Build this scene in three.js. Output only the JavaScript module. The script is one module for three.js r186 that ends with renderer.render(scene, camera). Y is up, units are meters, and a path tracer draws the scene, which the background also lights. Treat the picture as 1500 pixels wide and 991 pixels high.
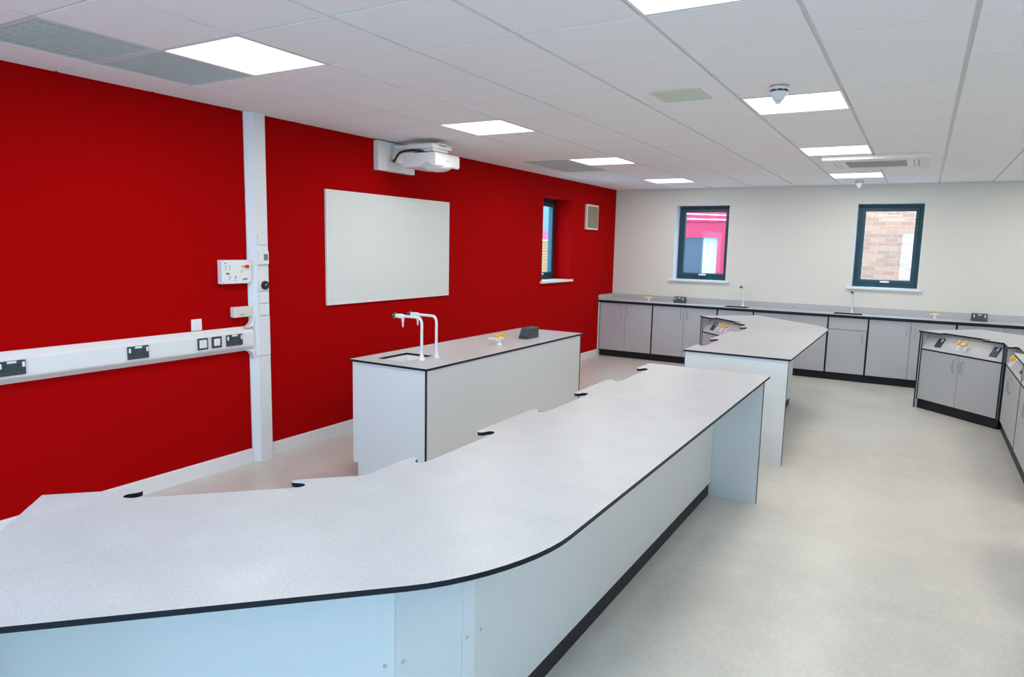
import * as THREE from 'three';
import { RoundedBoxGeometry } from 'three/addons/geometries/RoundedBoxGeometry.js';
import { mergeGeometries } from 'three/addons/utils/BufferGeometryUtils.js';
import { RectAreaLightUniformsLib } from 'three/addons/lights/RectAreaLightUniformsLib.js';

// ---------------------------------------------------------------- camera, sky, exposure
const scene = new THREE.Scene();
const camera = new THREE.PerspectiveCamera(2 * Math.atan(495.5 / 1013.735) * 180 / Math.PI, 1500 / 991, 0.05, 200);
camera.position.set(4.5155, 1.7614, 11.0702);
camera.rotation.order = 'YXZ';
camera.rotation.set(-0.1329, 0.5299, 0.0217);
scene.add(camera);

const renderer = new THREE.WebGLRenderer({ antialias: true });
renderer.toneMapping = THREE.LinearToneMapping;
renderer.toneMappingExposure = 1.6;
renderer.shadowMap.enabled = true;
RectAreaLightUniformsLib.init();

scene.background = new THREE.Color().setRGB(2.0, 4.2, 6.6);      // bright overcast sky
const LAMP = 9, LAMP_COLOR = new THREE.Color().setRGB(1, 0.985, 0.955);

// ---------------------------------------------------------------- dimensions (metres)
const CEIL = 2.7236, ROOM_X = 7.62, ROOM_Z = 12.4, WALL = 0.35;
const GX = 2.2191, GZ = 8.7764, TILE = 0.6;                     // ceiling grid origin

// ---------------------------------------------------------------- random and noise
let seedState = 12345;
const rnd = () => { seedState = (seedState * 1664525 + 1013904223) >>> 0; return seedState / 4294967296; };
function hash(x, y, s) { let h = Math.imul(x, 374761393) ^ Math.imul(y, 668265263) ^ Math.imul(s, 974711); h = Math.imul(h ^ (h >>> 13), 1274126177); return ((h ^ (h >>> 16)) >>> 0) / 4294967296; }
function vnoise(u, v, n, s) {                                    // tileable value noise, n cells over the unit square
  const x = u * n, y = v * n, x0 = Math.floor(x), y0 = Math.floor(y), fx = x - x0, fy = y - y0;
  const sx = fx * fx * (3 - 2 * fx), sy = fy * fy * (3 - 2 * fy), m = (a) => ((a % n) + n) % n;
  const a = hash(m(x0), m(y0), s), b = hash(m(x0 + 1), m(y0), s), c = hash(m(x0), m(y0 + 1), s), d = hash(m(x0 + 1), m(y0 + 1), s);
  return a + (b - a) * sx + (c - a) * sy + (a - b - c + d) * sx * sy;
}
function grainTexture(size, metres, f, srgb = true) {            // f(u, v, i, j) -> [r, g, b] in 0..1
  const data = new Uint8Array(size * size * 4);
  for (let j = 0; j < size; j++) for (let i = 0; i < size; i++) {
    const c = f(i / size, j / size, i, j), k = (j * size + i) * 4;
    for (let q = 0; q < 3; q++) data[k + q] = Math.max(0, Math.min(255, Math.round(c[q] * 255)));
    data[k + 3] = 255;
  }
  const t = new THREE.DataTexture(data, size, size);
  t.wrapS = t.wrapT = THREE.RepeatWrapping; t.magFilter = THREE.LinearFilter; t.minFilter = THREE.LinearMipmapLinearFilter; t.generateMipmaps = true;
  t.repeat.set(1 / metres, 1 / metres); if (srgb) t.colorSpace = THREE.SRGBColorSpace; t.needsUpdate = true;
  return t;
}
const speckle = grainTexture(1024, 0.9, (u, v, i, j) => {
  let g = 0.735 + 0.05 * (vnoise(u, v, 300, 1) - 0.5) + 0.03 * (vnoise(u, v, 9, 2) - 0.5);
  const s = hash(i >> 1, j >> 1, 7); if (s > 0.988) g -= 0.2; else if (s < 0.012) g += 0.09;
  return [g * 0.985, g * 0.992, g];
});
const floorGrain = grainTexture(1024, 3.1, (u, v, i, j) => {
  const g = 0.79 + 0.035 * (vnoise(u, v, 6, 3) - 0.5) + 0.03 * (vnoise(u, v, 23, 4) - 0.5) + 0.04 * (vnoise(u, v, 260, 5) - 0.5) + 0.025 * (hash(i, j, 6) - 0.5);
  return [g, g * 0.98, g * 0.935];
});
const floorRough = grainTexture(512, 2.3, (u, v) => { const g = 0.33 + 0.025 * (vnoise(u, v, 8, 8) - 0.5) + 0.03 * (vnoise(u, v, 60, 9) - 0.5); return [g, g, g]; }, false);
const fineBump = grainTexture(512, 0.5, (u, v, i, j) => { const g = 0.5 + 0.5 * (vnoise(u, v, 110, 10) - 0.5) + 0.3 * (hash(i, j, 11) - 0.5); return [g, g, g]; }, false);
const tileBump = grainTexture(512, 0.6, (u, v, i, j) => { const g = 0.5 + 0.6 * (vnoise(u, v, 170, 12) - 0.5) + 0.4 * (hash(i, j, 13) - 0.5); return [g, g, g]; }, false);

// ---------------------------------------------------------------- materials
const col = (r, g, b) => new THREE.Color().setRGB(r, g, b);
const std = (c, roughness = 0.6, extra = {}) => new THREE.MeshStandardMaterial({ color: c, roughness, ...extra });
const M = {
  red: new THREE.MeshPhysicalMaterial({ color: col(0.4, 0.0005, 0.001), roughness: 0.9, specularIntensity: 0.12, bumpMap: fineBump, bumpScale: 0.0004 }),
  cream: std(col(0.76, 0.74, 0.66), 0.8, { bumpMap: fineBump, bumpScale: 0.0004 }),
  white: std(col(0.8, 0.8, 0.79), 0.5),
  gloss: std(col(0.82, 0.82, 0.82), 0.3),
  trunk: std(col(0.78, 0.79, 0.8), 0.4),
  floor: std(col(1, 1, 1), 1, { map: floorGrain, roughnessMap: floorRough }),
  tile: std(col(0.92, 0.93, 0.935), 0.9, { bumpMap: tileBump, bumpScale: 0.0006 }),
  bar: std(col(0.72, 0.73, 0.73), 0.5),
  top: std(col(1, 1, 1), 0.38, { map: speckle }),
  edge: new THREE.MeshPhysicalMaterial({ color: col(0.008, 0.014, 0.02), roughness: 0.45, specularIntensity: 0.45 }),
  panel: std(col(0.7, 0.72, 0.71), 0.45),
  door: std(col(0.48, 0.485, 0.5), 0.5), service: std(col(0.62, 0.61, 0.6), 0.5),
  plinth: new THREE.MeshPhysicalMaterial({ color: col(0.014, 0.016, 0.02), roughness: 0.5, specularIntensity: 0.5 }),
  steel: std(col(0.6, 0.6, 0.6), 0.3, { metalness: 1 }),
  tap: std(col(0.85, 0.86, 0.88), 0.25),
  basin: std(col(0.86, 0.87, 0.87), 0.25),
  green: std(col(0.0, 0.2, 0.09), 0.4),
  yellow: std(col(0.9, 0.5, 0.01), 0.4),
  socket: std(col(0.04, 0.058, 0.068), 0.45),
  hole: std(col(0.006, 0.006, 0.007), 0.7),
  frame: std(col(0.006, 0.05, 0.07), 0.4),
  glass: new THREE.MeshPhysicalMaterial({ color: col(1, 1, 1), roughness: 0, transmission: 1, thickness: 0, ior: 1.45 }),
  board: std(col(0.76, 0.79, 0.76), 0.22),
  grille: std(col(0.66, 0.76, 0.73), 0.6),
  ventGreen: std(col(0.68, 0.8, 0.64), 0.6),
  offwhite: std(col(0.72, 0.7, 0.62), 0.5),
  mesh: std(col(0.24, 0.22, 0.16), 0.7),
  black: std(col(0.01, 0.01, 0.012), 0.35),
  lcd: std(col(0.16, 0.2, 0.18), 0.3),
  estop: std(col(0.7, 0.01, 0.01), 0.35),
  lampFace: new THREE.MeshStandardMaterial({ color: col(0.8, 0.8, 0.8), roughness: 0.6, emissive: LAMP_COLOR, emissiveIntensity: 1.6 }),
  brickA: std(col(0.5, 0.175, 0.085), 0.85), brickB: std(col(0.45, 0.15, 0.075), 0.85), brickC: std(col(0.54, 0.2, 0.1), 0.85),
  mortar: std(col(0.62, 0.58, 0.53), 0.9),
  brickY: std(col(0.42, 0.17, 0.035), 0.85),
  redClad: std(col(0.55, 0.015, 0.05), 0.5),
  greyClad: std(col(0.11, 0.13, 0.14), 0.5),
  darkGlass: std(col(0.03, 0.025, 0.035), 0.1),
  blind: std(col(0.6, 0.68, 0.64), 0.7),
  paving: std(col(0.55, 0.54, 0.52), 0.9),
};

// ---------------------------------------------------------------- helpers
const used = {};
function numbered(name) { const n = used[name] = (used[name] ?? -1) + 1; return n ? `${name}_${String(n).padStart(3, '0')}` : name; }
function finish(o) { o.castShadow = o.receiveShadow = true; return o; }
function part(name, geo, mat, parent, pos) {
  const m = finish(new THREE.Mesh(geo, mat)); m.name = name; if (pos) m.position.set(...pos); parent.add(m); return m;
}
function thing(name, label, category, pos = [0, 0, 0], turn = 0, group) {
  const g = new THREE.Group(); g.name = numbered(name); g.position.set(...pos); g.rotation.y = turn;
  g.userData = { label, category }; if (group) g.userData.group = group; scene.add(g); return g;
}
function single(name, geo, mat, label, category, pos, group) {
  const m = part(numbered(name), geo, mat, scene, pos); m.userData = { label, category }; if (group) m.userData.group = group; return m;
}
function structure(name, geo, mat, label, category) {
  const m = part(name, geo, mat, scene); m.userData = { kind: 'structure', label, category }; return m;
}
// boxes by extents; uv in metres
function metricUV(g) {
  const p = g.attributes.position, n = g.attributes.normal, uv = new Float32Array(p.count * 2);
  for (let i = 0; i < p.count; i++) {
    const ax = Math.abs(n.getX(i)), ay = Math.abs(n.getY(i)), az = Math.abs(n.getZ(i));
    if (ay >= ax && ay >= az) { uv[2 * i] = p.getX(i); uv[2 * i + 1] = p.getZ(i); }
    else if (ax >= az) { uv[2 * i] = p.getZ(i); uv[2 * i + 1] = p.getY(i); }
    else { uv[2 * i] = p.getX(i); uv[2 * i + 1] = p.getY(i); }
  }
  g.setAttribute('uv', new THREE.BufferAttribute(uv, 2)); return g;
}
const box = (x0, x1, y0, y1, z0, z1) => metricUV(new THREE.BoxGeometry(x1 - x0, y1 - y0, z1 - z0).translate((x0 + x1) / 2, (y0 + y1) / 2, (z0 + z1) / 2));
const rbox = (x0, x1, y0, y1, z0, z1, r = 0.003, s = 2) => new RoundedBoxGeometry(x1 - x0, y1 - y0, z1 - z0, s, r).translate((x0 + x1) / 2, (y0 + y1) / 2, (z0 + z1) / 2);
const plain = (g) => { const h = g.index ? g.toNonIndexed() : g; for (const k of Object.keys(h.attributes)) if (!['position', 'normal', 'uv'].includes(k)) h.deleteAttribute(k); return h; };
const merge = (...gs) => mergeGeometries(gs.flat().map(plain));
const cyl = (r0, r1, h, pos = [0, 0, 0], seg = 20) => new THREE.CylinderGeometry(r1, r0, h, seg).translate(pos[0], pos[1] + h / 2, pos[2]);
function slab(shape, yTop, thick) {                              // a shape drawn in (x, z), top face at yTop
  return new THREE.ExtrudeGeometry(shape, { depth: thick, bevelEnabled: false, curveSegments: 24 }).rotateX(Math.PI / 2).translate(0, yTop, 0);
}
function tube(points, r, seg = 40, rad = 12) { return new THREE.TubeGeometry(new THREE.CatmullRomCurve3(points.map((p) => new THREE.Vector3(...p)), false, 'centripetal'), seg, r, rad, false); }
function rect(x0, x1, y0, y1) { const s = new THREE.Shape(); s.moveTo(x0, y0); s.lineTo(x1, y0); s.lineTo(x1, y1); s.lineTo(x0, y1); s.closePath(); return s; }
function rectHole(x0, x1, y0, y1) { const s = new THREE.Path(); s.moveTo(x0, y0); s.lineTo(x0, y1); s.lineTo(x1, y1); s.lineTo(x1, y0); s.closePath(); return s; }
function canvasTexture(w, h, draw) {
  const c = document.createElement('canvas'); c.width = w; c.height = h; const g = c.getContext('2d'); draw(g, w, h);
  const t = new THREE.CanvasTexture(c); t.colorSpace = THREE.SRGBColorSpace; return t;
}

// ---------------------------------------------------------------- room shell
structure('floor', box(-WALL, ROOM_X + WALL, -0.15, 0, -WALL, ROOM_Z + WALL), M.floor, 'pale beige grey sheet vinyl floor', 'floor');
const WIN_B = [[1.03, 1.89], [3.655, 4.492]], WIN_Y = [1.285, 2.468], WIN_L = [1.7, 2.59], WIN_LY = [1.285, 2.45];
const WIN_N = [[0.35, 2.75], [3.83, 4.67], [4.95, 7.3]], WIN_NY = [0.9, 2.48];
function wallZ(name, z0, z1, openings, ys, mat, label) {         // a wall across x
  const s = rect(-WALL, ROOM_X + WALL, 0, CEIL + 0.3);
  for (const [a, b] of openings) s.holes.push(rectHole(a, b, ys[0], ys[1]));
  return structure(name, new THREE.ExtrudeGeometry(s, { depth: z1 - z0, bevelEnabled: false }).translate(0, 0, z0), mat, label, 'wall');
}
wallZ('wall_back', -WALL, 0, WIN_B, WIN_Y, M.cream, 'cream painted back wall with two windows');
wallZ('wall_near', ROOM_Z, ROOM_Z + WALL, WIN_N, WIN_NY, M.cream, 'cream wall with wide windows facing the red wall corner');
{
  const s = rect(0, ROOM_Z, 0, CEIL + 0.3); s.holes.push(rectHole(WIN_L[0], WIN_L[1], WIN_LY[0], WIN_LY[1]));
  // shape x -> world z, extruded along -x
  const g = new THREE.ExtrudeGeometry(s, { depth: WALL, bevelEnabled: false }).rotateY(-Math.PI / 2);
  structure('wall_left', g, M.red, 'deep red painted wall with the whiteboard', 'wall');
}
structure('wall_right', box(ROOM_X, ROOM_X + WALL, 0, CEIL + 0.3, 0, ROOM_Z), M.cream, 'cream painted wall at the right side', 'wall');
structure('baseboard_left', merge(box(0, 0.016, 0, 0.1, 0.61, 7.265), box(0, 0.016, 0, 0.1, 7.465, ROOM_Z), box(0, 0.011, 0.1, 0.106, 0.61, 7.265), box(0, 0.011, 0.1, 0.106, 7.465, ROOM_Z)), M.gloss, 'white skirting board along the red wall', 'skirting');

// ceiling: plenum slab, exposed bars, one mesh for each lay-in tile
const ceiling = structure('ceiling', box(-WALL, ROOM_X + WALL, CEIL + 0.3, CEIL + 0.42, -WALL, ROOM_Z + WALL), M.tile, 'white suspended tile ceiling', 'ceiling');
const gridX = [0], gridZ = [0];
for (let i = -3; GX + i * TILE < ROOM_X - 0.02; i++) gridX.push(GX + i * TILE);
gridX.push(ROOM_X);
for (let j = 14; GZ - j * TILE < ROOM_Z - 0.02; j--) gridZ.push(GZ - j * TILE);
gridZ.push(ROOM_Z);
const BAR_Y = CEIL + 0.011;
for (const x of gridX.slice(1, -1)) part('grid_bar', box(x - 0.012, x + 0.012, BAR_Y, BAR_Y + 0.03, 0, ROOM_Z), M.bar, ceiling);
for (const z of gridZ.slice(1, -1)) part('grid_bar', box(0, ROOM_X, BAR_Y + 0.0005, BAR_Y + 0.03, z - 0.012, z + 0.012), M.bar, ceiling);
part('edge_trim', merge(box(0, 0.02, BAR_Y, BAR_Y + 0.02, 0, ROOM_Z), box(ROOM_X - 0.02, ROOM_X, BAR_Y, BAR_Y + 0.02, 0, ROOM_Z), box(0, ROOM_X, BAR_Y, BAR_Y + 0.02, 0, 0.02), box(0, ROOM_X, BAR_Y, BAR_Y + 0.02, ROOM_Z - 0.02, ROOM_Z)), M.bar, ceiling);
const cellKey = (i, j) => i + ',' + j, taken = new Set();
const cellAt = (x, z) => [gridX.findIndex((g, k) => x >= g && x < gridX[k + 1]), gridZ.findIndex((g, k) => z >= g && z < gridZ[k + 1])];
const LAMPS = []; for (const x of [1.319, 3.719, 6.119]) for (const z of [1.276, 3.676, 6.076, 8.476, 10.876]) LAMPS.push([x, z]);
const RETURN = [[0.719, 9.076], [0.719, 8.476], [0.719, 3.676], [0.719, 3.076]];
for (const [x, z] of [...LAMPS, ...RETURN]) taken.add(cellKey(...cellAt(x, z)));
for (const x of [3.7, 4.3]) for (const z of [2.3, 2.9]) taken.add(cellKey(...cellAt(x, z)));          // the cassette unit
{ // cut tiles round the cassette unit
  const cx = 4.019, cz = 2.776, h = 0.466;
  for (const a of [-1, 1]) for (const b of [-1, 1]) {
    const s = new THREE.Shape(), o = 0.589; s.moveTo(a * h, b * 0.011); s.lineTo(a * o, b * 0.011); s.lineTo(a * o, b * o); s.lineTo(a * 0.011, b * o); s.lineTo(a * 0.011, b * h); s.lineTo(a * h, b * h); s.closePath();
    part('ceiling_tile', new THREE.ExtrudeGeometry(s, { depth: 0.014, bevelEnabled: false }).rotateX(Math.PI / 2).translate(0, 0.014, 0), M.tile, ceiling, [cx, CEIL, cz]);
  }
}
const tileGeo = {};
function tileGeometry(w, d) {
  const k = w.toFixed(3) + d.toFixed(3);
  if (!tileGeo[k]) {
    const s = rect(-w / 2, w / 2, -d / 2, d / 2);
    tileGeo[k] = new THREE.ExtrudeGeometry(s, { depth: 0.012, bevelEnabled: true, bevelThickness: 0.002, bevelSize: 0.002, bevelOffset: -0.002, bevelSegments: 1 }).rotateX(Math.PI / 2).translate(0, 0.014, 0);
  }
  return tileGeo[k];
}
for (let i = 0; i < gridX.length - 1; i++) for (let j = 0; j < gridZ.length - 1; j++) {
  if (taken.has(cellKey(i, j))) continue;
  const x0 = gridX[i] + (i ? 0.011 : 0.004), x1 = gridX[i + 1] - (i < gridX.length - 2 ? 0.011 : 0.004), z0 = gridZ[j] + (j ? 0.008 : 0.004), z1 = gridZ[j + 1] - (j < gridZ.length - 2 ? 0.008 : 0.004);
  part('ceiling_tile', tileGeometry(x1 - x0, z1 - z0), M.tile, ceiling, [(x0 + x1) / 2, CEIL, (z0 + z1) / 2]);
}

// ---------------------------------------------------------------- windows
function windowUnit(name, w, h, place, label) {                  // built facing +z at the origin, lower left corner at 0, 0
  const g = new THREE.Group(); g.name = name; g.userData = { kind: 'structure', label, category: 'window' }; scene.add(g); place(g);
  const f = 0.055, s = 0.05, outer = rect(0, w, 0, h); outer.holes.push(rectHole(f, w - f, f, h - f));
  part('window_frame', new THREE.ExtrudeGeometry(outer, { depth: 0.07, bevelEnabled: false }), M.frame, g);
  const sash = rect(f, w - f, f, h - f); sash.holes.push(rectHole(f + s, w - f - s, f + s, h - f - s));
  const sh = part('window_sash', new THREE.ExtrudeGeometry(sash, { depth: 0.06, bevelEnabled: true, bevelThickness: 0.006, bevelSize: 0.006, bevelOffset: -0.006, bevelSegments: 1 }).translate(0, 0, 0.022), M.frame, g);
  part('window_handle', merge(rbox(w / 2 - 0.06, w / 2 + 0.06, 0.068, 0.092, 0.09, 0.11, 0.008), rbox(w / 2 - 0.02, w / 2 + 0.02, 0.066, 0.094, 0.086, 0.1, 0.004)), M.gloss, sh);
  part('pane', box(f + s - 0.01, w - f - s + 0.01, f + s - 0.01, h - f - s + 0.01, 0.04, 0.046), M.glass, sh);
  return g;
}
WIN_B.forEach(([a, b], i) => {
  windowUnit('window_' + (i + 1), b - a, WIN_Y[1] - WIN_Y[0], (g) => g.position.set(a, WIN_Y[0], -0.3),
    ['dark teal framed window in the cream wall, the one nearer the red wall', 'dark teal framed window in the cream wall overlooking the brick wall'][i]);
  part('window_reveal', merge(box(a, a + 0.008, WIN_Y[0], WIN_Y[1], -0.225, 0), box(b - 0.008, b, WIN_Y[0], WIN_Y[1], -0.225, 0), box(a, b, WIN_Y[1] - 0.008, WIN_Y[1], -0.225, 0)), M.gloss, scene.getObjectByName('window_' + (i + 1))).position.set(-a, -WIN_Y[0], 0.3);
  part('window_sill', rbox(a - 0.05, b + 0.05, WIN_Y[0] - 0.03, WIN_Y[0] + 0.002, -0.22, 0.045, 0.004), M.gloss, scene.getObjectByName('window_' + (i + 1))).position.set(-a, -WIN_Y[0], 0.3);
});
{
  const w3 = windowUnit('window_3', WIN_L[1] - WIN_L[0], WIN_LY[1] - WIN_LY[0], (g) => { g.position.set(-0.345, WIN_LY[0], WIN_L[1]); g.rotation.y = Math.PI / 2; }, 'narrow looking dark teal window in the red wall with deep reveal');
  part('window_sill', rbox(-0.05, WIN_L[1] - WIN_L[0] + 0.05, -0.03, 0.002, 0.07, 0.385, 0.004), M.gloss, w3);
}
WIN_N.forEach(([a, b], i) => {
  const g = windowUnit('window_' + (i + 4), b - a, WIN_NY[1] - WIN_NY[0], (o) => { o.position.set(b, WIN_NY[0], ROOM_Z + 0.3); o.rotation.y = Math.PI; }, 'wide dark framed window behind the camera');
  part('window_sill', rbox(-0.05, b - a + 0.05, -0.03, 0.002, 0.07, 0.345, 0.004), M.gloss, g);
});

// ---------------------------------------------------------------- ceiling lights (each with its own area light)
const lampPlate = rect(-0.298, 0.298, -0.298, 0.298); lampPlate.holes.push(rectHole(-0.283, 0.283, -0.283, 0.283));
const lampFrameGeo = new THREE.ExtrudeGeometry(lampPlate, { depth: 0.012, bevelEnabled: false }).rotateX(Math.PI / 2).translate(0, 0.012, 0);
const lampFaceGeo = box(-0.284, 0.284, 0.003, 0.009, -0.284, 0.284), lampBackGeo = box(-0.29, 0.29, 0.012, 0.05, -0.29, 0.29);
const rowWord = ['first from the cream back wall', 'second from the cream back wall', 'third from the cream back wall', 'fourth from the cream back wall', 'fifth from the cream back wall'];
LAMPS.forEach(([x, z], k) => {
  const c = Math.floor(k / 5), r = k % 5;
  const g = thing('ceiling_light', `square light panel, ${['red wall row', 'aisle row', 'right hand row'][c]}, ${rowWord[r]}`, 'ceiling light', [x, CEIL, z], 0, 'ceiling light panels');
  part('housing', lampBackGeo, M.white, g); part('frame', lampFrameGeo, M.white, g); part('diffuser', lampFaceGeo, M.lampFace, g);
  const l = new THREE.RectAreaLight(LAMP_COLOR, LAMP, 0.56, 0.56); l.position.set(0, -0.004, 0); l.rotation.x = -Math.PI / 2; g.add(l); l.name = 'light';
});

// ---------------------------------------------------------------- other ceiling fittings
const slats = []; for (let k = 0; k < 30; k++) slats.push(box(-0.28, 0.28, 0.004, 0.016, -0.278 + k * 0.0192, -0.271 + k * 0.0192));
for (let k = 0; k < 7; k++) slats.push(box(-0.28 + k * 0.0925, -0.276 + k * 0.0925, 0.006, 0.018, -0.28, 0.28));
const slatGeo = merge(slats), ventFrame = rect(-0.298, 0.298, -0.298, 0.298); ventFrame.holes.push(rectHole(-0.276, 0.276, -0.276, 0.276));
const ventFrameGeo = new THREE.ExtrudeGeometry(ventFrame, { depth: 0.012, bevelEnabled: false }).rotateX(Math.PI / 2).translate(0, 0.014, 0);
['nearest the camera', 'beside the big near light panel', 'beside the far light panel', 'closest to the far red wall corner'].forEach((w, k) => {
  const g = thing('ceiling_grille', `grey green slatted ventilation grille in the ceiling, ${w}`, 'vent', [RETURN[k][0], CEIL, RETURN[k][1]], 0, 'ceiling ventilation grilles');
  part('frame', ventFrameGeo, M.grille, g); part('slats', slatGeo, M.grille, g); part('backing', box(-0.29, 0.29, 0.03, 0.04, -0.29, 0.29), M.grille, g);
});
{
  const g = thing('ceiling_diffuser', 'small square pale green air vent set in a white ceiling tile', 'vent', [3.12, CEIL, 6.655]);
  const f = rect(-0.155, 0.155, -0.155, 0.155); f.holes.push(rectHole(-0.118, 0.118, -0.118, 0.118));
  part('frame', new THREE.ExtrudeGeometry(f, { depth: 0.004, bevelEnabled: true, bevelThickness: 0.003, bevelSize: 0.004, bevelOffset: -0.004, bevelSegments: 1 }).rotateX(Math.PI / 2).translate(0, -0.002, 0), M.offwhite, g);
  const b = []; for (let k = 0; k < 16; k++) b.push(box(-0.118, 0.118, -0.005, 0.0005, -0.116 + k * 0.0148, -0.106 + k * 0.0148));
  part('grille', merge(b, box(-0.12, 0.12, -0.0012, 0, -0.12, 0.12)), M.ventGreen, g);
}
function detector(x, z, label) {
  const g = thing('smoke_detector', label, 'detector', [x, CEIL, z], 0, 'smoke detectors');
  const prof = [[0, -0.004], [0.055, -0.004], [0.056, -0.018], [0.05, -0.022], [0.05, -0.026]].map((p) => new THREE.Vector2(...p));
  part('base', new THREE.LatheGeometry([...prof].reverse(), 32), M.gloss, g);
  part('head', new THREE.LatheGeometry([[0, -0.084], [0.024, -0.084], [0.03, -0.076], [0.036, -0.062], [0.047, -0.056], [0.05, -0.04], [0.046, -0.03], [0, -0.03]].map((p) => new THREE.Vector2(...p)), 32), M.gloss, g);
  part('lens', new THREE.LatheGeometry([[0, -0.104], [0.012, -0.102], [0.018, -0.094], [0.018, -0.084], [0, -0.084]].map((p) => new THREE.Vector2(...p)), 24), M.gloss, g);
  for (let k = 0; k < 8; k++) part('vent_slot', box(0.047, 0.0505, -0.031, -0.024, -0.012, 0.012).rotateY(k * Math.PI / 4 + 0.3), M.black, g);
}
detector(3.705, 6.65, 'white smoke detector under the light panel over the aisle');
detector(3.705, 0.64, 'small white smoke detector in front of the cream back wall');
{
  const g = thing('air_conditioner', 'white square ceiling cassette air conditioner with grey centre grille', 'air conditioner', [4.019, CEIL, 2.776]);
  const f = rect(-0.475, 0.475, -0.475, 0.475); f.holes.push(rectHole(-0.275, 0.275, -0.275, 0.275));
  const slots = [[-0.3, 0.3, 0.34, 0.385], [-0.3, 0.3, -0.385, -0.34], [0.34, 0.385, -0.3, 0.3], [-0.385, -0.34, -0.3, 0.3]];
  for (const s of slots) f.holes.push(rectHole(...s));
  part('panel', new THREE.ExtrudeGeometry(f, { depth: 0.028, bevelEnabled: true, bevelThickness: 0.008, bevelSize: 0.008, bevelOffset: -0.008, bevelSegments: 2 }).rotateX(Math.PI / 2).translate(0, -0.002, 0), M.gloss, g);
  part('casing', box(-0.42, 0.42, -0.003, 0.06, -0.42, 0.42), M.black, g);
  for (const s of slots) part('louvre', rbox(s[0] + 0.004, s[1] - 0.004, -0.036, -0.024, s[2] + 0.014, s[3] - 0.014, 0.003), M.gloss, g);
  const b = []; for (let k = 0; k < 22; k++) b.push(box(-0.275, 0.275, -0.036, -0.02, -0.27 + k * 0.0252, -0.26 + k * 0.0252));
  for (let k = 0; k < 12; k++) b.push(box(-0.272 + k * 0.0488, -0.266 + k * 0.0488, -0.034, -0.02, -0.275, 0.275));
  part('grille', merge(b), std(col(0.5, 0.49, 0.44), 0.5), g);
}

// ---------------------------------------------------------------- student benches
const OUT = 0.88, TOP_Y = 0.9, TOP_T = 0.016, BENCH_T = 0.02, R2 = Math.SQRT1_2;
// local frame: inner corner at the origin; straight arm along -v, the angled arm along u = (-1, 1)/sqrt2; v is world z times sgn
function benchTop(L, recesses, armLen, armRec) {
  const D = 0.088;
  const s = new THREE.Shape();
  const edge = (map, list) => {                                   // list: [from, to] along the edge in order of travel; both ends of a recess are hooked
    const hook = (b, d) => [[[b - d * 0.045, D]], [[b + d * 0.005, D], [b + d * 0.036, D - 0.002], [b + d * 0.038, 0.066]], [[b + d * 0.04, 0.04], [b + d * 0.012, 0.044], [b - d * 0.002, 0.034]], [[b - d * 0.016, 0.024], [b - d * 0.014, 0.002], [b + d * 0.014, 0]]];
    for (const [a, b] of list) {
      const d = Math.sign(b - a), A0 = hook(a, -d), B0 = hook(b, d);
      s.lineTo(...map(...A0[3][2]));
      s.bezierCurveTo(...map(...A0[3][1]), ...map(...A0[3][0]), ...map(...A0[2][2]));
      s.bezierCurveTo(...map(...A0[2][1]), ...map(...A0[2][0]), ...map(...A0[1][2]));
      s.bezierCurveTo(...map(...A0[1][1]), ...map(...A0[1][0]), ...map(...A0[0][0]));
      s.lineTo(...map(...B0[0][0]));
      for (const q of B0.slice(1)) s.bezierCurveTo(...map(...q[0]), ...map(...q[1]), ...map(...q[2]));
    }
  };
  s.moveTo(0, -L);
  edge((t, n) => [n, -t], [...recesses].sort((p, q) => q[0] - p[0]).map(([a, b]) => [b, a]));
  s.lineTo(0, 0);
  const A = (t, n) => [-t * R2 + n * R2, t * R2 + n * R2];
  edge(A, armRec.map(([a, b]) => [a, b]));
  s.lineTo(...A(armLen, 0)); s.lineTo(...A(armLen, OUT));
  const cv = OUT * (Math.SQRT2 - 1), k = 0.3;
  s.lineTo(OUT - k * R2, cv + k * R2);
  s.bezierCurveTo(OUT - k * R2 * 0.42, cv + k * R2 * 0.42, OUT, cv - k * 0.42, OUT, cv - k);
  s.lineTo(OUT, -L); s.closePath();
  return s;
}
function mapShape(shape, sgn) {                                   // sampled outline mirrored into world z
  const p = shape.getPoints(10); return new THREE.Shape(p.map((q) => new THREE.Vector2(q.x, q.y * sgn)));
}
const handleGeo = (() => {                                        // D handle standing off a front that faces +z, centred on the origin
  return tube([[0, -0.065, 0], [0, -0.065, 0.02], [0, -0.058, 0.028], [0, 0, 0.029], [0, 0.058, 0.028], [0, 0.065, 0.02], [0, 0.065, 0]], 0.0055, 30, 8);
})();
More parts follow.
